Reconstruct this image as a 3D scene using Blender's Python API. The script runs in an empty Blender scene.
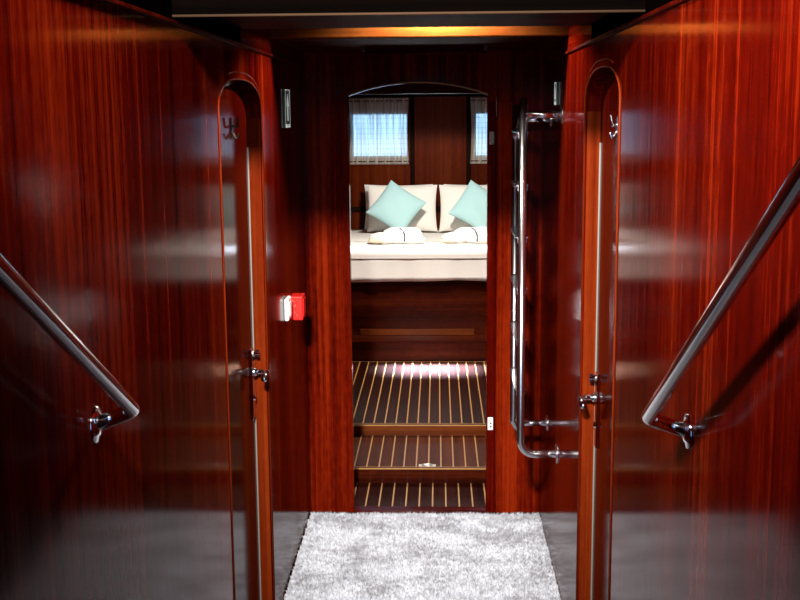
import bpy, bmesh, math, random
from mathutils import Vector, Matrix
random.seed(7)
S = bpy.context.scene
C = S.collection
PI = math.pi

# ------------------------------------------------------------------ materials
def new_mat(name):
    m = bpy.data.materials.new(name); m.use_nodes = True
    nt = m.node_tree
    return m, nt, nt.nodes['Principled BSDF']

def simple(name, col, rough=.5, metal=0., spec=.5, **kw):
    m, nt, b = new_mat(name)
    b.inputs['Base Color'].default_value = (*col, 1)
    b.inputs['Roughness'].default_value = rough
    b.inputs['Metallic'].default_value = metal
    b.inputs['Specular IOR Level'].default_value = spec
    for k, v in kw.items(): b.inputs[k].default_value = v
    return m

def wood(name, axis='z', dark=(.030, .0006, .0005), mid=(.125, .0036, .0009), light=(.360, .0270, .0034),
         rough=.10, spec=.018, across=42., contrast=.92, bump=.010, tone=.50):
    """varnished mahogany: straight ribbon grain running along one axis"""
    m, nt, b = new_mat(name)
    N = nt.nodes; L = nt.links
    tc = N.new('ShaderNodeTexCoord')
    dark, mid, light = [[c * tone for c in q] for q in (dark, mid, light)]
    ai = 'xyz'.index(axis)
    def mapped(sc, along):
        mp = N.new('ShaderNodeMapping'); v = [sc] * 3; v[ai] = along
        mp.inputs['Scale'].default_value = v
        L.new(tc.outputs['Object'], mp.inputs['Vector']); return mp
    def noise(sc, along, detail, rgh=.55, dist=0.):
        n = N.new('ShaderNodeTexNoise'); n.inputs['Scale'].default_value = 1.
        n.inputs['Detail'].default_value = detail; n.inputs['Roughness'].default_value = rgh
        n.inputs['Distortion'].default_value = dist
        L.new(mapped(sc, along).outputs['Vector'], n.inputs['Vector']); return n.outputs['Fac']
    def math_(op, a, c, clamp=False):
        q = N.new('ShaderNodeMath'); q.operation = op; q.use_clamp = clamp
        for i, s in enumerate((a, c)):
            if isinstance(s, (int, float)): q.inputs[i].default_value = s
            else: L.new(s, q.inputs[i])
        return q.outputs[0]
    wide = noise(across * .16, .25, 2.)
    strip = noise(across, .55, 3., .6, .15)
    fine = noise(across * 4.5, 9., 3., .6)
    fleck = noise(across * 1.2, 26., 2., .5)
    f = math_('MULTIPLY', wide, .62)
    f = math_('ADD', f, math_('MULTIPLY', strip, .62))
    f = math_('ADD', f, math_('MULTIPLY', fine, .20))
    f = math_('ADD', f, math_('MULTIPLY', fleck, .16))
    f = math_('SUBTRACT', f, .80)
    f = math_('ADD', math_('MULTIPLY', f, 2.0 * contrast), .5, True)
    r = N.new('ShaderNodeValToRGB')
    r.color_ramp.elements[0].position = .12; r.color_ramp.elements[0].color = (*dark, 1)
    r.color_ramp.elements[1].position = .95; r.color_ramp.elements[1].color = (*light, 1)
    e = r.color_ramp.elements.new(.52); e.color = (*mid, 1)
    L.new(f, r.inputs['Fac']); L.new(r.outputs['Color'], b.inputs['Base Color'])
    rr = N.new('ShaderNodeMapRange')
    rr.inputs['To Min'].default_value = rough * .75; rr.inputs['To Max'].default_value = rough * 1.5
    L.new(strip, rr.inputs['Value']); L.new(rr.outputs['Result'], b.inputs['Roughness'])
    b.inputs['Specular IOR Level'].default_value = spec
    bp = N.new('ShaderNodeBump'); bp.inputs['Strength'].default_value = bump; bp.inputs['Distance'].default_value = .002
    L.new(strip, bp.inputs['Height']); L.new(bp.outputs['Normal'], b.inputs['Normal'])
    return m

def fabric(name, col, col2=None, scale=300., rough=.9, bump=.15):
    m, nt, b = new_mat(name); N = nt.nodes; L = nt.links
    tc = N.new('ShaderNodeTexCoord')
    n = N.new('ShaderNodeTexNoise'); n.inputs['Scale'].default_value = scale; n.inputs['Detail'].default_value = 3
    L.new(tc.outputs['Object'], n.inputs['Vector'])
    mx = N.new('ShaderNodeMix'); mx.data_type = 'RGBA'
    mx.inputs['A'].default_value = (*col, 1); mx.inputs['B'].default_value = (*(col2 or [c * .86 for c in col]), 1)
    L.new(n.outputs['Fac'], mx.inputs['Factor']); L.new(mx.outputs['Result'], b.inputs['Base Color'])
    b.inputs['Roughness'].default_value = rough; b.inputs['Specular IOR Level'].default_value = .15
    bp = N.new('ShaderNodeBump'); bp.inputs['Strength'].default_value = bump; bp.inputs['Distance'].default_value = .003
    L.new(n.outputs['Fac'], bp.inputs['Height']); L.new(bp.outputs['Normal'], b.inputs['Normal'])
    return m

M = {}
M['mahogany'] = wood('mahogany_vertical', 'z')
M['mahogany_door_shaded'] = wood('mahogany_door_shaded', 'z', mid=(.11, .0035, .0010), light=(.21, .013, .002), across=38., tone=.32)  # leaves toned down to stand in for shade on the recessed doors
M['mahogany_post'] = wood('mahogany_post', 'z', dark=(.05, .0015, .0006), mid=(.17, .0085, .0016), light=(.34, .026, .0035), across=44., contrast=1.35, tone=.60)
M['mahogany_x'] = wood('mahogany_crosswise', 'x')
M['mahogany_y'] = wood('mahogany_lengthwise', 'y')
M['sole'] = wood('cabin_sole', 'y', dark=(.012, .0012, .0010), mid=(.032, .0045, .0022), light=(.065, .011, .0042), rough=.36, spec=.07, tone=.6, across=30.)
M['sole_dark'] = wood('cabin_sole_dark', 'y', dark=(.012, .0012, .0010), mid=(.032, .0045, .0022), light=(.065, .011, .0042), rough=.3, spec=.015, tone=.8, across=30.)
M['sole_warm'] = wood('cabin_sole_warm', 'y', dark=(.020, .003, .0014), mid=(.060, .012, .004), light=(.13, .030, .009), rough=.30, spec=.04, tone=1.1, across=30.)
M['inlay'] = simple('pale_inlay_strip', (.50, .25, .07), .35)
M['bedwood'] = wood('bed_front_mahogany', 'x', dark=(.014, .0016, .0010), mid=(.050, .006, .002), light=(.11, .017, .004), across=26., rough=.16, spec=.03, tone=.75)
M['riser'] = wood('step_riser', 'x', dark=(.06, .010, .003), mid=(.10, .021, .005), light=(.17, .042, .009), spec=.04, tone=1.)
M['cabinwood'] = wood('cabin_panel', 'z', dark=(.05, .005, .0014), mid=(.13, .018, .0030), light=(.22, .036, .0055), across=30., rough=.22, contrast=.7, spec=.04, tone=.6)
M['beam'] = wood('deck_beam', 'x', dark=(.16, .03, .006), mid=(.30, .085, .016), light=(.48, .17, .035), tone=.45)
M['deckhead'] = wood('deckhead_shaded_mahogany', 'x', spec=.02, rough=.5, tone=.3)  # mahogany darkened to carry the shade of the unlit deckhead
M['coaming'] = wood('coaming_shade_black', 'x', dark=(.0004, .0003, .0003), mid=(.0008, .0005, .0004), light=(.0014, .0007, .0005), rough=.8, spec=0., tone=1.)  # near-black colour stands in for shade on unlit wood
M['darkwood'] = wood('dark_stained_wood', 'x', dark=(.004, .0015, .001), mid=(.010, .003, .002), light=(.020, .005, .003), rough=.6, spec=.04, tone=1.)
M['beadwood'] = wood('bead_moulding', 'z', dark=(.14, .011, .002), mid=(.28, .031, .005), light=(.42, .062, .011), across=60., rough=.2, tone=.4)
M['edgewood'] = simple('pale_wood_bead', (.40, .18, .08), .5, 0., .05)
M['dimbead'] = simple('dull_brown_bead', (.030, .017, .010), .7, 0., .02)
M['chrome'] = simple('polished_stainless', (.82, .81, .84), .09, 1.)
M['ladder'] = simple('satin_stainless', (.80, .79, .85), .22, 1.)
M['brushed'] = simple('brushed_steel', (.66, .64, .62), .3, 1.)
M['seal'] = simple('pale_door_seal', (.17, .16, .145), .5)
M['darkmetal'] = simple('dark_bronze', (.05, .035, .03), .3, 1.)
M['red'] = simple('red_plastic', (.72, .016, .012), .30)
M['redpale'] = simple('red_label_mark', (.80, .16, .12), .4)
M['whiteplastic'] = simple('white_plastic', (.82, .82, .84), .3)
M['signgreen'] = simple('dark_green_sign', (.006, .045, .042), .35)
M['signwhite'] = simple('glowing_sign_print', (.80, .80, .76), .4, **{'Emission Color': (.85, .95, .88, 1), 'Emission Strength': .35})
M['linen'] = fabric('white_linen', (.86, .82, .78))
M['pillow'] = fabric('white_pillowcase', (.86, .82, .77))
M['aqua'] = fabric('aqua_cotton', (.42, .66, .675), (.38, .61, .63))
M['terry'] = fabric('white_terry', (.88, .86, .83), scale=160., bump=.5)
M['cream'] = fabric('cream_cotton', (.80, .68, .52))
M['navy'] = simple('dark_piping', (.03, .03, .05), .7)
M['black'] = simple('black_rubber', (.01, .01, .012), .6)
M['backing'] = fabric('rug_backing', (.35, .34, .36))

# shaggy rug pile: white yarn, the pile's grey shading painted in as soft noise
def pile_mat():
    m, nt, b = new_mat('white_shag_yarn'); N = nt.nodes; L = nt.links
    tc = N.new('ShaderNodeTexCoord')
    a = N.new('ShaderNodeTexNoise'); a.inputs['Scale'].default_value = 5.5; a.inputs['Detail'].default_value = 4; a.inputs['Roughness'].default_value = .65
    L.new(tc.outputs['Object'], a.inputs['Vector'])
    r = N.new('ShaderNodeValToRGB')
    r.color_ramp.elements[0].position = .40; r.color_ramp.elements[0].color = (.42, .43, .48, 1)
    r.color_ramp.elements[1].position = .56; r.color_ramp.elements[1].color = (.765, .805, .885, 1)
    c = N.new('ShaderNodeTexNoise'); c.inputs['Scale'].default_value = 42.; c.inputs['Detail'].default_value = 2
    L.new(tc.outputs['Object'], c.inputs['Vector'])
    q = N.new('ShaderNodeMix'); q.data_type = 'FLOAT'; q.inputs['Factor'].default_value = .42
    L.new(a.outputs['Fac'], q.inputs['A']); L.new(c.outputs['Fac'], q.inputs['B'])
    L.new(q.outputs['Result'], r.inputs['Fac']); L.new(r.outputs['Color'], b.inputs['Base Color'])
    b.inputs['Roughness'].default_value = .85; b.inputs['Specular IOR Level'].default_value = .1
    return m
M['pile'] = pile_mat()

# sheer gathered curtain with a faint woven check
def sheer_mat():
    m, nt, b = new_mat('sheer_checked_curtain'); N = nt.nodes; L = nt.links
    for n in list(N): N.remove(n)
    out = N.new('ShaderNodeOutputMaterial')
    tc = N.new('ShaderNodeTexCoord'); sp = N.new('ShaderNodeSeparateXYZ'); L.new(tc.outputs['UV'], sp.inputs[0])
    def lines(sock, freq, width):
        a = N.new('ShaderNodeMath'); a.operation = 'MULTIPLY'; a.inputs[1].default_value = freq; L.new(sock, a.inputs[0])
        f = N.new('ShaderNodeMath'); f.operation = 'FRACT'; L.new(a.outputs[0], f.inputs[0])
        g = N.new('ShaderNodeMath'); g.operation = 'LESS_THAN'; g.inputs[1].default_value = width; L.new(f.outputs[0], g.inputs[0])
        return g.outputs[0]
    mx = N.new('ShaderNodeMath'); mx.operation = 'MAXIMUM'
    L.new(lines(sp.outputs['X'], 17., .20), mx.inputs[0]); L.new(lines(sp.outputs['Y'], 13., .18), mx.inputs[1])
    col = N.new('ShaderNodeMix'); col.data_type = 'RGBA'
    col.inputs['A'].default_value = (.86, .78, .66, 1); col.inputs['B'].default_value = (.60, .56, .52, 1)
    L.new(mx.outputs[0], col.inputs['Factor'])
    tr = N.new('ShaderNodeBsdfTranslucent'); df = N.new('ShaderNodeBsdfDiffuse'); tp = N.new('ShaderNodeBsdfTransparent')
    L.new(col.outputs['Result'], tr.inputs['Color']); L.new(col.outputs['Result'], df.inputs['Color'])
    m1 = N.new('ShaderNodeMixShader'); m1.inputs[0].default_value = .5
    L.new(tr.outputs[0], m1.inputs[1]); L.new(df.outputs[0], m1.inputs[2])
    k = N.new('ShaderNodeMath'); k.operation = 'MULTIPLY_ADD'; k.inputs[1].default_value = .12; k.inputs[2].default_value = .64
    L.new(mx.outputs[0], k.inputs[0])
    mpn = N.new('ShaderNodeMapping'); mpn.inputs['Scale'].default_value = (26., 1.1, 1.); mpn.inputs['Rotation'].default_value = (0, 0, .05)
    L.new(tc.outputs['UV'], mpn.inputs['Vector'])
    fn = N.new('ShaderNodeTexNoise'); fn.inputs['Scale'].default_value = 1.; fn.inputs['Detail'].default_value = 2.; L.new(mpn.outputs['Vector'], fn.inputs['Vector'])
    fm = N.new('ShaderNodeMapRange'); fm.inputs['From Min'].default_value = .35; fm.inputs['From Max'].default_value = .7
    fm.inputs['To Min'].default_value = -.14; fm.inputs['To Max'].default_value = .26; L.new(fn.outputs['Fac'], fm.inputs['Value'])
    kk = N.new('ShaderNodeMath'); kk.operation = 'ADD'; kk.use_clamp = True; L.new(k.outputs[0], kk.inputs[0]); L.new(fm.outputs['Result'], kk.inputs[1]); k = kk
    m2 = N.new('ShaderNodeMixShader'); L.new(k.outputs[0], m2.inputs[0])
    L.new(tp.outputs[0], m2.inputs[1]); L.new(m1.outputs[0], m2.inputs[2])
    L.new(m2.outputs[0], out.inputs['Surface'])
    return m
M['sheer'] = sheer_mat()

def glass_mat():
    m, nt, b = new_mat('window_glass'); N = nt.nodes; L = nt.links
    for n in list(N): N.remove(n)
    out = N.new('ShaderNodeOutputMaterial')
    tp = N.new('ShaderNodeBsdfTransparent'); tp.inputs['Color'].default_value = (.93, .96, .97, 1)
    gl = N.new('ShaderNodeBsdfGlossy'); gl.inputs['Roughness'].default_value = .02
    fr = N.new('ShaderNodeFresnel'); fr.inputs['IOR'].default_value = 1.5
    mx = N.new('ShaderNodeMixShader'); L.new(fr.outputs[0], mx.inputs[0]); L.new(tp.outputs[0], mx.inputs[1]); L.new(gl.outputs[0], mx.inputs[2])
    L.new(mx.outputs[0], out.inputs['Surface']); return m
M['glass'] = glass_mat()
mlamp, _nt, _b = new_mat('lamp_lens'); _b.inputs['Emission Color'].default_value = (1, .86, .66, 1); _b.inputs['Emission Strength'].default_value = 4.
M['lamp'] = mlamp

# ------------------------------------------------------------------ mesh helpers
def BM(): return bmesh.new()

def add_box(bm, x0, x1, y0, y1, z0, z1, mi=0):
    vs = [bm.verts.new((x, y, z)) for z in (z0, z1) for y in (y0, y1) for x in (x0, x1)]
    for q in ((0, 2, 3, 1), (4, 5, 7, 6), (0, 1, 5, 4), (2, 6, 7, 3), (0, 4, 6, 2), (1, 3, 7, 5)):
        f = bm.faces.new([vs[i] for i in q]); f.material_index = mi

def add_poly(bm, pts, axis, a0, a1, mi=0):
    """extrude a 2D outline (the two other axes in xyz order) from a0 to a1 along axis"""
    def P(p, a):
        v = list(p); v.insert('xyz'.index(axis), a); return v
    A = [bm.verts.new(P(p, a0)) for p in pts]; B = [bm.verts.new(P(p, a1)) for p in pts]
    fs = [bm.faces.new(A), bm.faces.new(B[::-1])]
    n = len(pts)
    for i in range(n): fs.append(bm.faces.new((A[i], B[i], B[(i + 1) % n], A[(i + 1) % n])))
    for f in fs: f.material_index = mi

def fillet(pts, r, n=8):
    """round the inner corners of a polyline; r is one radius or a list"""
    P = [Vector(p) for p in pts]; out = [P[0]]
    for i in range(1, len(P) - 1):
        rr = r[i - 1] if isinstance(r, (list, tuple)) else r
        a = (P[i - 1] - P[i]).normalized(); c = (P[i + 1] - P[i]).normalized()
        ang = a.angle(c); d = rr / math.tan(ang / 2)
        s, e = P[i] + a * d, P[i] + c * d
        for k in range(n + 1):
            t = k / n
            out.append((1 - t) ** 2 * s + 2 * t * (1 - t) * P[i] + t * t * e if False else
                       s.lerp(P[i], t).lerp(P[i].lerp(e, t), t))
    out.append(P[-1]); return out

def add_tube(bm, pts, r, n=16, cap=True, mi=0, radii=None):
    P = [Vector(p) for p in pts]
    t = (P[1] - P[0]).normalized()
    u = t.orthogonal().normalized(); rings = []
    for i, p in enumerate(P):
        if i == 0: t2 = (P[1] - P[0]).normalized()
        elif i == len(P) - 1: t2 = (P[-1] - P[-2]).normalized()
        else: t2 = ((P[i + 1] - p).normalized() + (p - P[i - 1]).normalized()).normalized()
        q = t.rotation_difference(t2); u = (q @ u).normalized(); t = t2
        w = t.cross(u); rr = radii[i] if radii else r
        rings.append([bm.verts.new(p + rr * (math.cos(a) * u + math.sin(a) * w)) for a in [2 * PI * k / n for k in range(n)]])
    for a, b_ in zip(rings, rings[1:]):
        for k in range(n):
            f = bm.faces.new((a[k], a[(k + 1) % n], b_[(k + 1) % n], b_[k])); f.smooth = True; f.material_index = mi
    if cap:
        f = bm.faces.new(rings[0][::-1]); f.material_index = mi
        f = bm.faces.new(rings[-1]); f.material_index = mi

def add_lathe(bm, prof, origin, direction, n=28, mi=0):
    """prof: (radius, distance along direction) pairs; closed ends where radius 0"""
    d = Vector(direction).normalized(); u = d.orthogonal().normalized(); w = d.cross(u); o = Vector(origin)
    rings = []
    for r, h in prof:
        if r <= 1e-6: rings.append([bm.verts.new(o + d * h)])
        else: rings.append([bm.verts.new(o + d * h + r * (math.cos(a) * u + math.sin(a) * w)) for a in [2 * PI * k / n for k in range(n)]])
    for a, b_ in zip(rings, rings[1:]):
        for k in range(n):
            k2 = (k + 1) % n
            if len(a) == 1 and len(b_) == 1: continue
            if len(a) == 1: vs = (a[0], b_[k2], b_[k])
            elif len(b_) == 1: vs = (a[k], a[k2], b_[0])
            else: vs = (a[k], a[k2], b_[k2], b_[k])
            f = bm.faces.new(vs); f.smooth = True; f.material_index = mi

def obj(name, bm, mats, parent=None, bevel=0., seg=2, smooth=False, subsurf=0):
    bmesh.ops.recalc_face_normals(bm, faces=bm.faces[:])
    me = bpy.data.meshes.new(name); bm.to_mesh(me); bm.free()
    for m in (mats if isinstance(mats, (list, tuple)) else [mats]): me.materials.append(m)
    if smooth:
        for p in me.polygons: p.use_smooth = True
    o = bpy.data.objects.new(name, me); C.objects.link(o)
    if parent: o.parent = parent
    if bevel:
        b = o.modifiers.new('bevel', 'BEVEL'); b.width = bevel; b.segments = seg; b.limit_method = 'ANGLE'; b.angle_limit = .6
        b.harden_normals = False
    if subsurf:
        s = o.modifiers.new('subsurf', 'SUBSURF'); s.levels = subsurf; s.render_levels = subsurf
    return o

def tag(o, label, cat, group=None, kind=None):
    o['label'] = label; o['category'] = cat
    if group: o['group'] = group
    if kind: o['kind'] = kind
    return o

def thing(name, label, cat, loc, group=None):
    o = bpy.data.objects.new(name, None); C.objects.link(o); o.empty_display_size = .05
    o.location = loc
    return tag(o, label, cat, group)

def part(name, bm, mats, parent, **kw):
    """mesh drawn in world coordinates, hung under a thing whose base is elsewhere"""
    root = parent
    off = Vector((0, 0, 0))
    while root is not None: off += root.location; root = root.parent
    for v in bm.verts: v.co -= off
    return obj(name, bm, mats, parent, **kw)

def struct(name, label, cat, bm, mats, **kw):
    return tag(obj(name, bm, mats, None, **kw), label, cat, kind='structure')

# ------------------------------------------------------------------ sizes of the place (metres)
XL, XR = -.556, .430          # passage side walls
YB = 4.815                    # bulkhead with the arched doorway
CR = 1.908                    # seam under the deckhead
YH = 2.47                     # front edge of the companionway hatch
Y0 = -1.3                     # aft end of the companionway
WT = .044                     # lining thickness beside the cabin doors

def arch_top(c, hw, spring, rise, n=18):
    """points from near side to far side over the arch"""
    out = []
    for k in range(n + 1):
        a = PI - PI * k / n
        out.append((c + hw * math.copysign(abs(math.cos(a)) ** .80, math.cos(a)), spring + rise * abs(math.sin(a)) ** .95))
    return out

DL = dict(c=3.300, hw=.350, spring=1.735, rise=.078)     # door opening in the left wall
DR = dict(c=3.100, hw=.318, spring=1.748, rise=.082)     # and in the right wall

def side_wall(name, label, x_in, x_out, D):
    bm = BM()
    a = arch_top(**D)
    pts = [(Y0, 0), (D['c'] - D['hw'], 0)] + a + [(D['c'] + D['hw'], 0), (YB, 0), (YB, CR), (Y0, CR)]
    add_poly(bm, pts, 'x', x_in, x_out)
    return struct(name, label, 'wall', bm, M['mahogany'])
side_wall('wall_left', 'varnished mahogany panel wall along the left side of the passage', XL, XL - WT, DL)
side_wall('wall_right', 'varnished mahogany panel wall along the right side of the passage', XR, XR + WT, DR)

# upper strakes between the seam and the deckhead
bm = BM(); add_box(bm, XL - WT, XL + .004, 3.28, YB, CR + .004, 2.06)
struct('trim_1', 'upper mahogany strake above the left cabin doorway', 'trim', bm, M['mahogany_y'])
bm = BM(); add_box(bm, XR - .004, XR + WT, 3.28, YB, CR + .004, 2.06)
struct('trim_2', 'upper mahogany strake above the right cabin doorway', 'trim', bm, M['mahogany_y'])
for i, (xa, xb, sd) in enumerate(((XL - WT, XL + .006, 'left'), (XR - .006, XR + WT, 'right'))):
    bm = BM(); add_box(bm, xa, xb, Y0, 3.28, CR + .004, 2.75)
    struct('trim_%d' % (3 + i), 'shade-blackened coaming above the seam on the %s side of the companionway' % sd, 'trim', bm, M['coaming'])
for i, (xa, xb, sd) in enumerate(((XL - .002, XL + .009, 'left'), (XR - .009, XR + .002, 'right'))):
    bm = BM(); add_box(bm, xa, xb, Y0, YB, CR - .003, CR + .006)
    struct('trim_%d' % (5 + i), 'thin wooden bead along the top seam of the %s wall' % sd, 'trim', bm, M['deckhead'], bevel=.002)

# deckhead: hatch forward edge, panel, skylight well, beam, panel
bm = BM()
add_box(bm, XL - WT, XR + WT, YH, 3.36, 1.958, 2.02)                 # between hatch and skylight
add_box(bm, XL - WT, XR + WT, 3.90, YB + .06, 1.964, 2.06)          # forward of the skylight
add_box(bm, XL - WT, XR + WT, 3.34, 3.36, 2.02, 2.50)               # skylight well
add_box(bm, XL - WT, XR + WT, 3.90, 3.92, 2.06, 2.50)
add_box(bm, XL - WT, XL - .02, 3.36, 3.90, 2.06, 2.50)
add_box(bm, XR + .02, XR + WT, 3.36, 3.90, 2.06, 2.50)
add_box(bm, XL - WT, XR + WT, 3.34, 3.92, 2.50, 2.53)
add_box(bm, XL - WT, XR + WT, YH, YH + .03, 2.02, 2.75)             # coaming above the hatch edge
struct('ceiling', 'dark mahogany deckhead with an open hatch and a skylight well', 'ceiling', bm, M['deckhead'])
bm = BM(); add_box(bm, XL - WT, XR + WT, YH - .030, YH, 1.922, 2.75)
struct('trim_26', 'shade-blackened coaming board across the front of the companionway hatch', 'trim', bm, M['coaming'])
bm = BM()  # unseen cover added to cut sky light, gap left for rail highlights
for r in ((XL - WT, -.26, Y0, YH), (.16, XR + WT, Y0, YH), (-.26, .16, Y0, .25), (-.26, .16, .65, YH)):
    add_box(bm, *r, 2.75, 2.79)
struct('ceiling', 'added unseen cover over the companionway, part open to limit sky light', 'ceiling', bm, M['coaming'])
bm = BM(); add_tube(bm, [(XL, YH - .028, 1.921), (XR, YH - .028, 1.921)], .0032, 8)
struct('trim_7', 'thin bead along the front edge of the companionway hatch', 'trim', bm, M['dimbead'])
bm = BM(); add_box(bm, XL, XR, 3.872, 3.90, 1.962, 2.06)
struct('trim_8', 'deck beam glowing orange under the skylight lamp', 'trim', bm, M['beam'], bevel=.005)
bm = BM(); add_box(bm, -.275, .178, 4.39, 4.42, 1.935, 1.964)
o = struct('trim_9', 'short dark cross batten on the deckhead before the arched doorway', 'trim', bm, M['mahogany_x'], bevel=.003)
for x in (-.283, .172):
    bm = BM(); add_box(bm, x, x + .012, 4.386, 4.393, 1.944, 1.964); part('end_cap', bm, M['darkmetal'], o)

# aft end of the companionway; the opening is added for chrome highlights
bm = BM()
for r in ((XL - WT, -.28, 0, 2.75), (.16, XR + WT, 0, 2.75), (-.28, .16, 0, .12), (-.28, .16, 2.15, 2.75)):
    add_box(bm, r[0], r[1], Y0 - .04, Y0, r[2], r[3])
struct('wall_aft', 'mahogany wall behind the companionway with an added opening that lights the chrome', 'wall', bm, M['mahogany'])

# ------------------------------------------------------------------ floor: passage, two steps, cabin sole
bm = BM()
add_box(bm, XL - WT, XR + WT, Y0, YB, -.05, 0, 0)
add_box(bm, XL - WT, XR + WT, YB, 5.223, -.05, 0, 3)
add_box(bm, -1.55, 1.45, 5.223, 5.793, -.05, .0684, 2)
add_box(bm, -1.55, 1.45, 5.793, 9.0, -.05, .1218, 0)
def strips(bm, y0, y1, z, first, step, n, w=.0062):
    for k in range(n):
        x = first + k * step
        add_box(bm, x - w / 2, x + w / 2, y0, y1, z - .002, z + .0004, 1)
strips(bm, 4.862, 5.221, 0, -.5040, .0594, 16)
strips(bm, 5.246, 5.785, .0684, -.7510, .0585, 25)
strips(bm, 5.822, 7.330, .1218, -.9685, .0573, 35)
for y, z in ((4.860, 0), (5.2225, .0684), (5.246, .0684), (5.7925, .1218), (5.822, .1218), (5.788, .0684), (7.328, .1218)):
    add_box(bm, -1.2, 1.2, y, y + .0035, z - .004, z + .0006, 1)
fl = struct('floor', 'dark planked cabin sole with thin pale inlay strips and two low steps', 'floor', bm, [M['sole'], M['inlay'], M['sole_warm'], M['sole_dark']])
bm = BM()
add_box(bm, -.095, -.015, 5.256, 5.284, .0685, .0705)
add_tube(bm, [(-.055 + .022 * math.cos(a), 5.268 + .010 * math.sin(a), .0735) for a in [2 * PI * k / 20 for k in range(21)]], .0028, 8, False)
part('lift_ring', bm, M['brushed'], fl)
bm = BM(); add_box(bm, -1.55, 1.45, 5.214, 5.2232, .0, .064)
struct('trim_10', 'mahogany riser of the first low step inside the doorway', 'trim', bm, M['bedwood'])
bm = BM(); add_box(bm, -1.55, 1.45, 5.783, 5.7932, .0684, .1175)
struct('trim_11', 'mahogany riser of the second low step inside the doorway', 'trim', bm, M['riser'])
bm = BM(); add_box(bm, -.37, .205, 4.80, 4.858, 0, .012)
struct('trim_12', 'reddish threshold strip under the arched doorway', 'trim', bm, M['mahogany_x'], bevel=.003)

# ------------------------------------------------------------------ bulkhead with the arched doorway
DX0, DX1 = -.370, .2035
def door_arch(n=24, grow=0.):
    c = (DX0 + DX1) / 2; hw = (DX1 - DX0) / 2
    R = (hw * hw + .052 ** 2) / (2 * .052); zc = 1.838 - R
    return [(c - hw + (2 * hw) * k / n, zc + math.sqrt(R * R - (-hw + 2 * hw * k / n) ** 2)) for k in range(n + 1)]
bm = BM()
arc = door_arch()
pts = [(-1.6, 0), (DX0, 0)] + arc + [(DX1, 0), (1.5, 0), (1.5, 2.06), (-1.6, 2.06)]
add_poly(bm, pts, 'y', YB, YB + .045)
struct('wall_bulkhead', 'striped mahogany bulkhead around the arched doorway', 'wall', bm, M['mahogany_post'])
# casing boards each side of the doorway
bm = BM(); add_box(bm, -.4215, DX0 - .001, YB - .006, YB + .0445, 0, 1.76)
struct('trim_13', 'plain mahogany casing board on the left of the arched doorway', 'trim', bm, M['mahogany_post'], bevel=.003)
bm = BM(); add_box(bm, DX1 + .001, .243, YB - .006, YB + .0445, 0, 1.76)
cs = struct('trim_14', 'mahogany casing board on the right of the arched doorway', 'trim', bm, M['mahogany'], bevel=.003)
bm = BM(); add_box(bm, .2465, .306, YB - .011, YB, 0, 1.76)
struct('trim_15', 'second upright board beside the ladder on the bulkhead', 'trim', bm, M['mahogany_post'], bevel=.003)
bm = BM(); add_box(bm, .209, .232, YB - .0095, YB - .006, .372, .428)
sp_ = part('strike_plate', bm, M['whiteplastic'], cs, bevel=.002)
bm = BM()
for z in (.388, .402): add_lathe(bm, [(0, .0006), (.004, .0006), (.004, 0)], (.222, YB - .0097, z), (0, -1, 0), 12)
part('keyhole', bm, M['black'], sp_)
bm = BM(); add_box(bm, .209, .232, YB - .0095, YB - .006, 1.585, 1.64)
part('hinge_plate', bm, M['darkmetal'], cs, bevel=.002)
bm = BM(); add_box(bm, .238, .2405, YB - .0095, YB - .006, 1.70, 1.775)
part('catch_pin', bm, M['darkmetal'], cs)
bm = BM()
add_tube(bm, [(x, YB - .003, z + .004) for x, z in arc], .0032, 8)
struct('trim_16', 'thin pale bead tracing the arch over the doorway', 'trim', bm, M['edgewood'])

# ------------------------------------------------------------------ cabin doors in the side walls
def door_bead(name, label, D, x, s):
    """moulded double bead round the opening, on the passage face; s points into the passage"""
    bm = BM()
    a = arch_top(**D)
    c, hw = D['c'], D['hw']
    for off, r, lift in ((.003, .0027, .0008), (.022, .0020, .0004)):
        path = [(x + s * lift, c - hw - off, 0)] if off < .01 else []
        for (y, z) in a:
            k = (y - c) / hw
            if off > .01 and k < -.6: continue
            path.append((x + s * lift, y + off * k, z + off * (1 - abs(k) ** 3)))
        path.append((x + s * lift, c + hw + off, 0))
        add_tube(bm, path, r, 8)
    return struct(name, label, 'trim', bm, M['beadwood'])
door_bead('trim_17', 'arched double bead around the left cabin door opening', DL, XL, 1)
door_bead('trim_18', 'arched double bead around the right cabin door opening', DR, XR, -1)
# jamb facing strips inside the openings (the face that turns toward the companionway)
for nm, D, xa, xb, sd in (('trim_19', DL, XL - WT + .001, XL - .004, 'left'), ('trim_20', DR, XR + .004, XR + WT - .001, 'right')):
    bm = BM(); y = D['c'] + D['hw']
    add_box(bm, xa, xb, y - .004, y + .001, 0, D['spring'] - .03)
    struct(nm, 'orange wood jamb facing on the far side of the %s cabin doorway' % sd, 'trim', bm, M['beadwood'])

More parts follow.
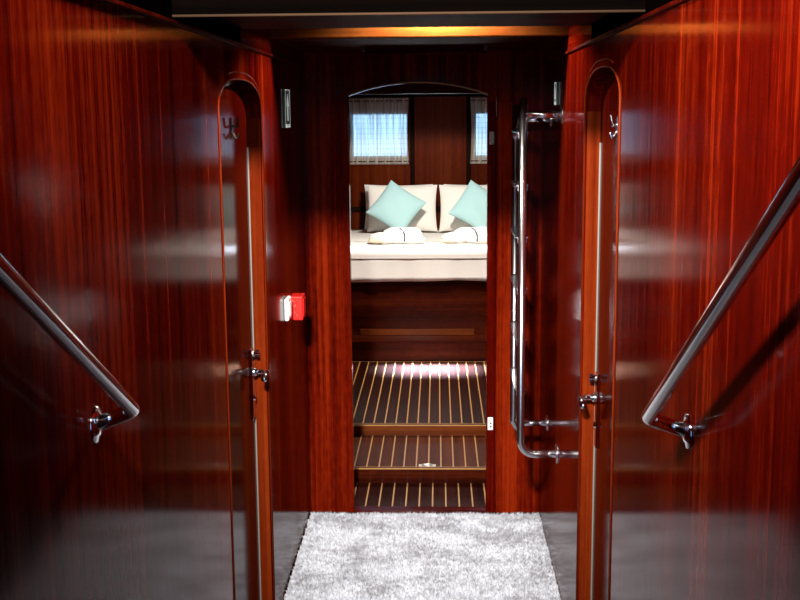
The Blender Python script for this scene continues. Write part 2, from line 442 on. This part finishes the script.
def cabin_door(name, label, D, x, s, hook_mat, zc, ky):
    """leaf whose passage face is at x; s points into the passage"""
    c, hw = D['c'], D['hw']; y0, y1 = c - hw - .03, c + hw + .03
    bm = BM()
    add_box(bm, min(x, x - s * .036), max(x, x - s * .036), y0, y1, .004, D['spring'] + D['rise'] + .03)
    d = struct(name, label, 'door', bm, M['mahogany_door_shaded'], bevel=.002)
    yl = c + hw                                             # the lock side, far from the companionway
    bm = BM(); add_box(bm, min(x, x + s * .004), max(x, x + s * .004), yl - .0080, yl - .0050, .01, D['spring'] - .12)
    e = part('door_seal', bm, M['seal'], d); e['label'] = 'pale seal strip down the closing edge'
    hy = yl - .047
    bm = BM(); add_box(bm, min(x, x + s * .006), max(x, x + s * .006), hy - .021, hy + .021, zc - .115, zc + .115)
    pl = part('handle_plate', bm, M['chrome'], d, bevel=.004)
    bm = BM()
    add_lathe(bm, [(0, .012), (.013, .011), (.015, .006), (.015, 0)], (x + s * .006, hy, zc + .040), (s, 0, 0), 20)
    path = fillet([(x + s * .006, hy, zc + .040), (x + s * .050, hy, zc + .040), (x + s * .052, hy - .078, zc + .034)], .014, 6)
    n = len(path)
    add_tube(bm, path, .0085, 14, True, 0, [.0085 + .0022 * max(0, (i - 2) / (n - 3)) for i in range(n)])
    add_lathe(bm, [(0, .008), (.007, .006), (.0105, 0)], path[-1], (0, -1, 0), 14)
    part('lever', bm, M['chrome'], pl)
    bm = BM()
    add_lathe(bm, [(0, .020), (.006, .019), (.007, .006), (.011, .004), (.011, 0)], (x + s * .006, hy, zc + .100), (s, 0, 0), 16)
    add_box(bm, min(x + s * .014, x + s * .026), max(x + s * .014, x + s * .026), hy - .004, hy + .004, zc + .088, zc + .112)
    part('thumb_turn', bm, M['chrome'], pl)
    bm = BM(); add_lathe(bm, [(0, .006), (.009, .005), (.011, 0)], (x + s * .006, hy, zc - .045), (s, 0, 0), 16)
    part('key_escutcheon', bm, M['chrome'], pl)
    # robe hook high on the leaf
    kz = 1.675
    bm = BM()
    add_box(bm, min(x, x + s * .004), max(x, x + s * .004), ky - .010, ky + .010, kz - .028, kz + .034)
    add_tube(bm, fillet([(x + s * .004, ky, kz + .010), (x + s * .018, ky, kz + .004), (x + s * .022, ky, kz + .034)], .007, 5), .0042, 10)
    add_tube(bm, fillet([(x + s * .004, ky, kz - .010), (x + s * .017, ky, kz - .034), (x + s * .022, ky, kz - .012)], .007, 5), .0042, 10)
    part('robe_hook', bm, hook_mat, d, bevel=.001)
    return d
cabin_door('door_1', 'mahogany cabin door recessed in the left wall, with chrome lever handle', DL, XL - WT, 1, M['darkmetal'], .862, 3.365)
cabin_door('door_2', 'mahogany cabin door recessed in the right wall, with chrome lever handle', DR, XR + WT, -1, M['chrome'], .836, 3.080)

# ------------------------------------------------------------------ sloping chrome handrails
def handrail(label, wall_x, s, rail_x, y_top, z_top, y_end, z_end):
    t = thing('handrail', label, 'handrail', (wall_x, y_end, z_end), 'sloping stair handrails')
    d = Vector((0, y_end - y_top, z_end - z_top)).normalized()
    r = .0125
    path = fillet([(wall_x, y_top - .01, z_top + .01), (rail_x, y_top, z_top), (rail_x, y_end, z_end), (wall_x + s * .002, y_end + .012, z_end - .026)], [.035, .026], 10)
    bm = BM(); add_tube(bm, path, r, 24)
    part('rail', bm, M['chrome'], t)
    for (y, z) in ((y_end + .012, z_end - .026), (y_top - .01, z_top + .01)):
        bm = BM()
        add_lathe(bm, [(0, .009), (.017, .009), (.020, .006), (.030, .004), (.031, 0), (0, 0)], (wall_x, y, z), (s, 0, 0), 32)
        f = part('flange', bm, M['chrome'], t)
        for k in range(3):
            a = PI / 2 + 2 * PI * k / 3
            bm = BM()
            add_lathe(bm, [(0, .0065), (.003, .006), (.0042, .0035), (.0042, .002)], (wall_x, y + .025 * math.cos(a), z + .025 * math.sin(a)), (s, 0, 0), 10)
            part('screw', bm, M['chrome'], f)
    return t
handrail('chrome stair handrail sloping down the left mahogany wall', XL, 1, XL + .068, .60, 1.93, 1.782, 1.252)
handrail('chrome stair handrail sloping down the right mahogany wall', XR, -1, XR - .073, .60, 1.975, 1.930, 1.200)

# ------------------------------------------------------------------ boarding ladder hung on the right wall
t = thing('boarding_ladder', 'chrome boarding ladder stowed upright on the right wall beside the arched doorway', 'ladder', (XR, 4.26, .45))
lx, yn, yf = .296, 4.070, 4.465
bm = BM()
add_tube(bm, fillet([(lx, yn, 1.762), (lx, yn, .488), (XR - .002, yn + .006, .488)], .062, 10), .0145, 20)
add_lathe(bm, [(0, .006), (.010, .005), (.0145, 0)], (lx, yn, 1.762), (0, 0, 1), 20)
ra = part('side_rail', bm, M['ladder'], t)
bm = BM()
add_tube(bm, fillet([(lx, yf, 1.742), (lx, yf, .505), (lx + .022, yf, .470)], .02, 5), .0145, 20)
add_lathe(bm, [(0, .006), (.010, .005), (.0145, 0)], (lx, yf, 1.742), (0, 0, 1), 20)
rb = part('side_rail', bm, M['ladder'], t)
for i in range(6):
    z = 1.635 - .1845 * i
    bm = BM()
    add_tube(bm, [(lx, yn + .010, z), (lx, yf - .010, z)], .0115, 16)
    add_box(bm, lx - .021, lx + .021, yn + .028, yf - .028, z + .009, z + .0125)
    part('rung', bm, M['ladder'], t)
    for y, s in ((yf, -1), (yn, 1)):
        bm = BM(); add_lathe(bm, [(.0170, 0), (.0178, .004), (.0172, .016), (.0115, .02)], (lx, y + s * .010, z), (0, s, 0), 16)
        part('rung_collar', bm, M['ladder'], t)
def standoff(y, z, y_r, both=True, flange=.032):
    bm = BM(); add_tube(bm, [(lx + .012, y_r, z), (XR - .004, y, z)], .0125, 18)
    st = part('standoff', bm, M['ladder'], t)
    bm = BM(); add_lathe(bm, [(0, .0065), (.016, .0065), (flange - .002, .004), (flange, .002), (flange, 0), (0, 0)], (XR, y, z), (-1, 0, 0), 32)
    part('wall_flange', bm, M['ladder'], st)
standoff(yn, 1.708, yn); standoff(yf, 1.69, yf); standoff(yf, .497, yf)
bm = BM(); add_lathe(bm, [(0, .0065), (.016, .0065), (.034, .004), (.036, .002), (.036, 0), (0, 0)], (XR, yn + .006, .488), (-1, 0, 0), 32)
part('wall_flange', bm, M['ladder'], ra)

# ------------------------------------------------------------------ small fittings on the passage walls
t = thing('call_point', 'red break-glass alarm box on the left wall by the arched doorway', 'alarm', (XL, 4.30, .95))
bm = BM(); add_box(bm, XL - .001, XL + .047, 4.250, 4.345, .952, 1.042); part('housing', bm, M['red'], t, bevel=.004)
bm = BM(); add_box(bm, XL + .047, XL + .0495, 4.262, 4.333, .964, 1.030); part('front_panel', bm, M['red'], t, bevel=.001)
bm = BM()
random.seed(3)
for k in range(5):
    xx = XL + .010 + .022 * random.random(); zz = .965 + .07 * random.random()
    add_box(bm, xx, xx + .003, 4.2492, 4.2500, zz, zz + .004)
part('scuff_mark', bm, M['redpale'], t)
t = thing('wall_switch', 'small white switch box beside the red alarm box', 'switch', (XL, 4.12, .975))
bm = BM(); add_box(bm, XL, XL + .016, 4.085, 4.170, .978, 1.060); part('cover_plate', bm, M['whiteplastic'], t, bevel=.006, seg=3)
bm = BM(); add_box(bm, XL + .016, XL + .019, 4.105, 4.150, .994, 1.042); part('rocker', bm, M['whiteplastic'], t, bevel=.002)

def exit_sign(label, x, s, y0, y1, z0, z1):
    t = thing('exit_sign', label, 'sign', (x, (y0 + y1) / 2, z0), 'escape arrow signs')
    def bx(a, b, *r):
        bm = BM(); add_box(bm, min(x + s * a, x + s * b), max(x + s * a, x + s * b), *r); return bm
    part('sign_plate', bx(0, .006, y0, y1, z0, z1), M['signgreen'], t, bevel=.001)
    bm = BM()
    for r in ((y0, y1, z0, z0 + .012), (y0, y1, z1 - .003, z1), (y0, y0 + .002, z0, z1), (y1 - .002, y1, z0, z1)):
        add_box(bm, min(x + s * .006, x + s * .007), max(x + s * .006, x + s * .007), *r)
    part('border', bm, M['signwhite'], t)
    yc = (y0 + y1) / 2; bm = BM()
    pts = [(yc - .010, z0 + .024), (yc + .010, z0 + .024), (yc + .010, z1 - .060), (yc + .030, z1 - .060), (yc, z1 - .016), (yc - .030, z1 - .060), (yc - .010, z1 - .060)]
    q = min(1, (y1 - y0) / .10); pts = [(yc + (y - yc) * q, z) for y, z in pts]
    add_poly(bm, pts, 'x', min(x + s * .006, x + s * .0072), max(x + s * .006, x + s * .0072))
    part('arrow', bm, M['signwhite'], t)
exit_sign('dark green arrow sign high on the left wall', XL, 1, 4.205, 4.330, 1.668, 1.805)
exit_sign('arrow sign high on the right wall above the ladder bracket', XR, -1, 4.225, 4.285, 1.742, 1.822)

# ------------------------------------------------------------------ shag rug
rx0, rx1, ry0, ry1 = XL + .006, XR - .002, 1.9, 4.745
bm = BM(); add_box(bm, rx0, rx1, ry0, ry1, .0005, .010)
rug = tag(obj('shag_rug', bm, M['backing']), 'shaggy white rug with painted-in grey pile shading filling the passage floor before the doorway', 'rug')
verts, faces = [], []
random.seed(11)
def blade(x, y, h, w):
    a = random.uniform(0, 2 * PI); l = random.uniform(.1, .75) * h; b = random.uniform(0, 2 * PI)
    dx, dy = l * math.cos(b), l * math.sin(b)
    x2 = min(max(x + dx, rx0 - .012), rx1 + .001); y2 = min(y + dy, ry1 + .012)
    i = len(verts)
    ca, sa = math.cos(a) * w, math.sin(a) * w
    mx_, my_ = x + (x2 - x) * .35, y + (y2 - y) * .35
    verts.extend(((x - ca, y - sa, .008), (x + ca, y + sa, .008), (mx_ + ca * .9, my_ + sa * .9, .008 + h * .6), (mx_ - ca * .9, my_ - sa * .9, .008 + h * .6),
                  (x2, y2, .008 + h * .95)))
    faces.append((i, i + 1, i + 2, i + 3)); faces.append((i + 3, i + 2, i + 4))
for _ in range(78000):
    x = random.uniform(rx0, rx1); y = random.uniform(3.75, ry1)
    tuft = .5 + .5 * math.sin(x * 61 + 3 * math.sin(y * 23)) * math.sin(y * 57 + 2 * math.sin(x * 31))
    blade(x, y, random.uniform(.010, .019) + .006 * tuft, random.uniform(.0010, .0021))
for _ in range(26000):
    blade(random.uniform(rx0, rx1), random.uniform(ry0, 3.75), random.uniform(.022, .034), random.uniform(.002, .0035))
me = bpy.data.meshes.new('pile'); me.from_pydata(verts, [], faces); me.materials.append(M['pile'])
pile = bpy.data.objects.new('pile', me); C.objects.link(pile); pile.parent = rug; pile['kind'] = 'stuff'

# ------------------------------------------------------------------ sleeping cabin shell
YW = 8.90
bm = BM()
wins = ((-.668, -.222, 1.372, 1.722), (.272, .700, 1.372, 1.722))
xs = [-1.6, wins[0][0], wins[0][1], wins[1][0], wins[1][1], 1.5]
for i in (0, 2, 4): add_box(bm, xs[i], xs[i + 1], YW, YW + .08, 0, 2.06)
for w in wins:
    add_box(bm, w[0], w[1], YW, YW + .08, 0, w[2]); add_box(bm, w[0], w[1], YW, YW + .08, w[3], 2.06)
struct('wall_back', 'mahogany panelled wall behind the bed with two windows', 'wall', bm, M['cabinwood'])
bm = BM(); add_box(bm, -1.60, -1.55, YB + .045, YW + .08, 0, 2.06)
struct('wall_cabin_left', 'left mahogany wall of the sleeping cabin', 'wall', bm, M['cabinwood'])
bm = BM(); add_box(bm, 1.45, 1.50, YB + .045, YW + .08, 0, 2.06)
struct('wall_cabin_right', 'right mahogany wall of the sleeping cabin', 'wall', bm, M['cabinwood'])
bm = BM()
add_box(bm, -1.6, 1.5, YB + .06, YW + .08, 2.02, 2.10)
struct('ceiling', 'dark deckhead over the sleeping cabin', 'ceiling', bm, M['deckhead'])
bm = BM(); add_box(bm, -1.55, 1.45, 6.55, 6.60, 1.82, 2.02)
struct('trim_21', 'dark deck beam across the sleeping cabin', 'trim', bm, M['mahogany_x'], bevel=.006)
for i, x in enumerate((-.196, .232)):
    bm = BM(); add_tube(bm, [(x, YW - .004, .70), (x, YW - .004, 2.02)], .017, 14)
    struct('trim_%d' % (22 + i), 'slim dark upright post %s the middle panel behind the pillows' % ('left of', 'right of')[i], 'trim', bm, M['darkwood'])
bm = BM(); add_box(bm, -1.55, 1.45, YW - .020, YW, .968, 1.004)
struct('trim_24', 'dark horizontal rail on the wall behind the pillows', 'trim', bm, M['darkwood'], bevel=.004)
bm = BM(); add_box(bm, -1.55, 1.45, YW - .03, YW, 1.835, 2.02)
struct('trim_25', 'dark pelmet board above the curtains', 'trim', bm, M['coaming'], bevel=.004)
for i, w in enumerate(wins):
    bm = BM(); f = .018
    for r in ((w[0], w[0] + f, w[2], w[3]), (w[1] - f, w[1], w[2], w[3]), (w[0], w[1], w[2], w[2] + f), (w[0], w[1], w[3] - f, w[3])):
        add_box(bm, r[0], r[1], YW + .012, YW + .05, r[2], r[3])
    wn = struct('window_%d' % (i + 1), ('left window', 'right window')[i] + ' over the bed, bright with daylight', 'window', bm, M['darkwood'], bevel=.003)
    bm = BM(); add_box(bm, w[0] + f, w[1] - f, YW + .028, YW + .033, w[2] + f, w[3] - f); part('pane', bm, M['glass'], wn)

def curtain(label, x0, x1, z0, z1, seed):
    t = thing('curtain', label, 'curtain', ((x0 + x1) / 2, YW - .02, z0), 'sheer window curtains')
    rnd = random.Random(seed); nx, nz = 130, 34
    ph = [rnd.uniform(0, 2 * PI) for _ in range(6)]
    bm = BM(); uv = bm.loops.layers.uv.new('uv'); g = []
    for j in range(nz + 1):
        v = j / nz; row = []
        for i in range(nx + 1):
            u = i / nx
            us = u + .035 * (v - .5) * math.sin(2.2 * PI * u + ph[4])
            gather = .35 + .65 * (abs(v - .5) * 2) ** 1.5
            y = .0045 * math.sin(2 * PI * 13 * us + ph[0]) + .0032 * math.sin(2 * PI * 23 * us + ph[1] + 2 * v) * gather + .004 * math.sin(2 * PI * 6 * us + ph[2] + 1.6 * v)
            waist = .010 * math.sin(PI * v)
            x = x0 + waist + (x1 - x0 - 2 * waist) * u + .004 * (v - .5) * math.sin(2 * PI * 5 * u + ph[3])
            z = z0 + (z1 - z0) * v + (.004 * math.sin(2 * PI * 19 * u + ph[5]) if j == nz else 0)
            row.append(bm.verts.new((x, YW - .022 + y, z)))
        g.append(row)
    for j in range(nz):
        for i in range(nx):
            f = bm.faces.new((g[j][i], g[j][i + 1], g[j + 1][i + 1], g[j + 1][i])); f.smooth = True
            for l, (a, b_) in zip(f.loops, ((i, j), (i + 1, j), (i + 1, j + 1), (i, j + 1))): l[uv].uv = (a / nx * (x1 - x0) / .45, b_ / nz)
    part('cloth', bm, M['sheer'], t)
    for z in (z0 + .022, z1 - .020):
        bm = BM(); add_tube(bm, [(x0 - .008, YW - .022, z), (x1 + .008, YW - .022, z)], .004, 10); part('curtain_rod', bm, M['dimbead'], t)
curtain('sheer checked curtain over the left window, fully in view', -.680, -.222, 1.328, 1.826, 2)
curtain('sheer checked curtain over the right window, partly hidden by the door frame', .244, .715, 1.328, 1.826, 5)

# ------------------------------------------------------------------ bed
t = thing('bed', 'white made-up double bed on a dark wooden base beyond the arched doorway', 'bed', (0, 8.2, .122))
bx0, bx1, byf, byb = -.84, .88, 7.539, 8.86
bm = BM(); add_box(bm, bx0, bx1, byf, byb, .1218, .640); part('bed_base', bm, M['bedwood'], t, bevel=.004)
bm = BM(); add_box(bm, -.52, .235, byf - .010, byf, .259, .300); part('plinth_strip', bm, M['riser'], t, bevel=.002)
def cloth_block(x0, x1, y0, y1, z0, z1, r, flare, wav):
    """block with a rounded top edge and a softly hanging front"""
    bm = BM(); nx = 60
    prof = []                                               # (y, z) front outline from bottom up then over the top
    n = 6
    for k in range(n): prof.append((y0 - flare * (1 - k / n) ** 2, z0 + (z1 - r - z0) * k / n))
    for k in range(7):
        a = PI / 2 * k / 6; prof.append((y0 + r - r * math.cos(a), z1 - r + r * math.sin(a)))
    for k in range(1, 9): prof.append((y0 + r + (y1 - y0 - r) * k / 8, z1))
    rows = []
    for j, (y, z) in enumerate(prof):
        row = []
        for i in range(nx + 1):
            x = x0 + (x1 - x0) * i / nx
            dz = wav * math.sin(x * 5.1 + 1) + wav * .5 * math.sin(x * 13.7) if j == 0 else 0
            low = max(0, 1 - j / 6)
            dy = (-.004 * low * math.sin(x * 17 + 2) - .003 * low * math.sin(x * 41)) * (wav > 0)
            top = .004 * math.sin(x * 6.3 + y * 3) * math.sin(y * 7 + 1) if j > 12 else 0
            row.append(bm.verts.new((x, y + dy, z + dz + top)))
        rows.append(row)
    for a, b_ in zip(rows, rows[1:]):
        for i in range(nx):
            f = bm.faces.new((a[i], a[i + 1], b_[i + 1], b_[i])); f.smooth = True
    # back and underside close the block
    bk = [bm.verts.new((x0 + (x1 - x0) * i / nx, y1, z0)) for i in range(nx + 1)]
    for i in range(nx):
        bm.faces.new((rows[-1][i], rows[-1][i + 1], bk[i + 1], bk[i])); bm.faces.new((bk[i], bk[i + 1], rows[0][i + 1], rows[0][i]))
    bm.faces.new([r_[0] for r_ in rows] + [bk[0]]); bm.faces.new([r_[-1] for r_ in rows] + [bk[-1]])
    return bm
part('mattress', cloth_block(bx0 + .01, bx1 - .01, byf - .006, byb, .622, .833, .040, .020, .004), M['linen'], t)
bm = cloth_block(bx0 + .004, bx1 - .004, byf - .0090, byf + .40, .768, .838, .045, .001, 0.)
part('folded_sheet', bm, M['linen'], t)

bm = BM(); add_box(bm, -1.2, 1.2, 7.335, 7.539, .1218, .257)
st = tag(obj('bed_step', bm, M['bedwood'], None, bevel=.008), 'dark glossy wooden step running along the foot of the bed', 'step')

def pillow_bm(w, h, th, pinch=.05, n=26, seed=0, lump=.004):
    bm = BM(); rnd = random.Random(seed); p = [rnd.uniform(0, 6.28) for _ in range(4)]
    def pt(u, v, s):
        x = w / 2 * u * (1 - pinch * (1 - v * v)); z = h / 2 * v * (1 - pinch * (1 - u * u))
        t_ = th / 2 * (max(0, (1 - u ** 4) * (1 - v ** 4))) ** .55 * (1 - .25 * (u * u + v * v) / 2)
        t_ += lump * math.sin(5 * u + p[0] + 3 * v) * math.sin(4 * v + p[1]) * (1 - u * u) * (1 - v * v)
        return (x, s * t_, z)
    us = [math.sin(PI / 2 * (2 * k / n - 1)) for k in range(n + 1)]
    F = [[bm.verts.new(pt(u, v, -1)) for u in us] for v in us]
    B = [[F[j][i] if i in (0, n) or j in (0, n) else bm.verts.new(pt(us[i], us[j], 1)) for i in range(n + 1)] for j in range(n + 1)]
    for j in range(n):
        for i in range(n):
            for G, rev in ((F, 0), (B, 1)):
                q = [G[j][i], G[j][i + 1], G[j + 1][i + 1], G[j + 1][i]]
                f = bm.faces.new(q[::-1] if rev else q); f.smooth = True
    return bm
def place(o, loc, lean, roll=0., yaw=0.):
    o.matrix_world = Matrix.Translation(loc) @ Matrix.Rotation(yaw, 4, 'Z') @ Matrix.Rotation(-lean, 4, 'X') @ Matrix.Rotation(roll, 4, 'Y')
    return o
BT = .840
def pillow(label, x, y, w, h, lean, seed, roll=0.):
    o = obj('pillow', pillow_bm(w, h, .11, seed=seed), M['pillow'])
    place(o, (x, y + .5 * h * math.sin(lean), BT + .5 * h * math.cos(lean) + .004), lean, roll)
    return tag(o, label, 'pillow', 'white bed pillows')
pillow('white pillow peeking out behind, at the far left of the bed', -.300, 8.690, .52, .345, .20, 4)
pillow('white pillow leaning behind the right aqua cushion, rear of the pair', .300, 8.690, .52, .345, .20, 5)
pillow('front white pillow directly behind the left aqua cushion', -.268, 8.545, .525, .352, .25, 1)
pillow('front white pillow directly behind the right aqua cushion', .270, 8.545, .530, .352, .25, 3)
def cushion(label, x, y, z, roll, lean, seed):
    o = obj('cushion', pillow_bm(.320, .320, .10, .06, seed=seed), M['aqua'])
    place(o, (x, y, z), lean, roll); return tag(o, label, 'cushion', 'aqua square cushions')
cushion('pale aqua square cushion standing on its corner, left pillow', -.306, 8.40, 1.036, math.radians(35), .52, 8)
cushion('pale aqua square cushion standing on its corner, right pillow', .290, 8.40, 1.036, math.radians(32), .52, 9)

def robe(label, x, y, flip, seed):
    t = thing('bathrobe', label, 'bathrobe', (x, y, BT), 'folded white bathrobes')
    rnd = random.Random(seed)
    def lump(cx, cy, cz, rx, ry, rz, rot=0., n=20):
        bm = BM(); bmesh.ops.create_uvsphere(bm, u_segments=32, v_segments=n, radius=1)
        p = [rnd.uniform(0, 6.28) for _ in range(3)]
        for v in bm.verts:
            c = v.co.copy(); k = 1 + .05 * math.sin(5 * c.x + p[0]) * math.cos(4 * c.y + p[1]) + .03 * math.sin(9 * c.z + 6 * c.x + p[2])
            q = Vector((math.copysign(abs(c.x) ** .75, c.x) * rx, math.copysign(abs(c.y) ** .8, c.y) * ry, math.copysign(abs(c.z) ** .8, c.z) * rz)) * k
            q = Matrix.Rotation(rot, 3, 'Z') @ q
            v.co = (x + flip * (cx + q.x), y + cy + q.y, max(BT + .001, BT + cz + q.z))
        return bm
    part('robe_body', lump(.03, .02, .042, .14, .09, .062, .1), M['terry'], t, smooth=True)
    part('rolled_sleeve', lump(-.105, -.045, .034, .090, .045, .040, -.25), M['terry'], t, smooth=True)
    part('folded_collar', lump(.085, -.05, .026, .105, .042, .030, -.05), M['terry'], t, smooth=True)
    bm = lump(-.150, -.078, .020, .055, .018, .016, -.35); c = part('cream_cuff', bm, M['cream'], t, smooth=True); c['label'] = 'cream cuff'
    bm = BM()
    pts = []
    for k in range(13):
        a = k / 12
        pts.append((x + flip * (.012 + .036 * math.sin(a * PI * .62)), y - .035 - .062 * a, BT + .098 - .080 * a ** 1.6))
    add_tube(bm, pts, .0055, 8); c = part('piping', bm, M['navy'], t); c['label'] = 'dark piping'
robe('folded white bathrobe with dark piping in front of the left pillow', -.275, 7.86, 1, 3)
robe('folded white bathrobe with dark piping in front of the right pillow', .215, 7.86, 1, 6)

# ------------------------------------------------------------------ lamps
def lamp_fixture(name, label, x, y, z, r=.05):
    t = thing(name, label, 'lamp', (x, y, z))
    bm = BM(); add_lathe(bm, [(r * .62, 0), (r, 0), (r * 1.04, -.006), (r * .98, -.010), (r * .64, -.008), (r * .62, 0)], (x, y, z), (0, 0, 1), 28)
    part('bezel', bm, M['brushed'], t)
    bm = BM(); add_lathe(bm, [(0, -.003), (r * .62, -.003), (r * .62, 0), (0, 0)], (x, y, z), (0, 0, 1), 24)
    part('lens', bm, M['lamp'], t)
def spot(name, loc, target, watts, size, blend, radius, col):
    l = bpy.data.lights.new(name, 'SPOT'); l.energy = watts; l.spot_size = math.radians(size); l.spot_blend = blend
    l.shadow_soft_size = radius; l.color = col
    o = bpy.data.objects.new(name, l); C.objects.link(o); o.location = loc
    o.rotation_euler = (Vector(target) - Vector(loc)).to_track_quat('-Z', 'Y').to_euler(); return o
# lamp over the companionway, high behind the hatch edge
spot('companionway_light', (-.27, 0., 2.62), (-.05, 4.4, 1.26), 1850, 53, 1., .10, (1., .93, .86))
# added fill spot without a fixture, brightening the near right wall
spot('wall_fill_light', (-.25, 1.15, 2.02), (.43, 1.85, 1.85), 150, 120, 1., .06, (1., .90, .80))
# lamp inside the skylight well
spot('skylight_light', (0., 3.80, 2.11), (0., 3.76, 0), 72, 148, .2, .035, (1., .88, .74))
# lamp of the cabin on the deckhead before the bed
spot('cabin_light', (-.05, 7.05, 1.99), (-.05, 7.15, 0), 165, 151, .10, .05, (1., .92, .82))
# daylight falling through the cabin's deck hatch on to the sole
al = bpy.data.lights.new('cabin_hatch_light', 'AREA'); al.shape = 'RECTANGLE'; al.size = .42; al.size_y = .22; al.spread = math.radians(12)
al.energy = 65; al.color = (.62, .76, 1.)
ao = bpy.data.objects.new('cabin_hatch_light', al); C.objects.link(ao); ao.location = (-.05, 7.98, 1.99)
ao.rotation_euler = (Vector((-.05, 7.12, .12)) - ao.location).to_track_quat('-Z', 'Y').to_euler()

w = bpy.data.worlds.new('sky'); S.world = w; w.use_nodes = True
bg = w.node_tree.nodes['Background']; bg.inputs['Color'].default_value = (.36, .62, 1.0, 1); bg.inputs['Strength'].default_value = 3.8

# ------------------------------------------------------------------ camera
f_px = 1154.4
def solve_axes():
    vh = Vector((438 - 400, 112 - 300, f_px)).normalized()          # forward axis of the passage as the lens sees it
    dn = Vector((457 - 400, 7400 - 300, f_px)).normalized()         # straight down
    zz = -dn; xx = vh.cross(zz).normalized()
    return Matrix((xx, vh, zz))                                     # lens axes (right, down, forward) -> world
R = solve_axes()
r3 = R @ Matrix(((1, 0, 0), (0, -1, 0), (0, 0, -1)))
cam = bpy.data.cameras.new('camera'); co = bpy.data.objects.new('camera', cam); C.objects.link(co)
mw = r3.normalized().to_4x4(); mw.translation = (0, 0, 1.72); co.matrix_world = mw
cam.sensor_width = 36; cam.lens = f_px * 36 / 800; cam.clip_start = .02
S.camera = co
S.view_settings.view_transform = 'Standard'; S.view_settings.look = 'None'
S.view_settings.gamma = 1; S.view_settings.use_curve_mapping = False
S.view_settings.exposure = 0.
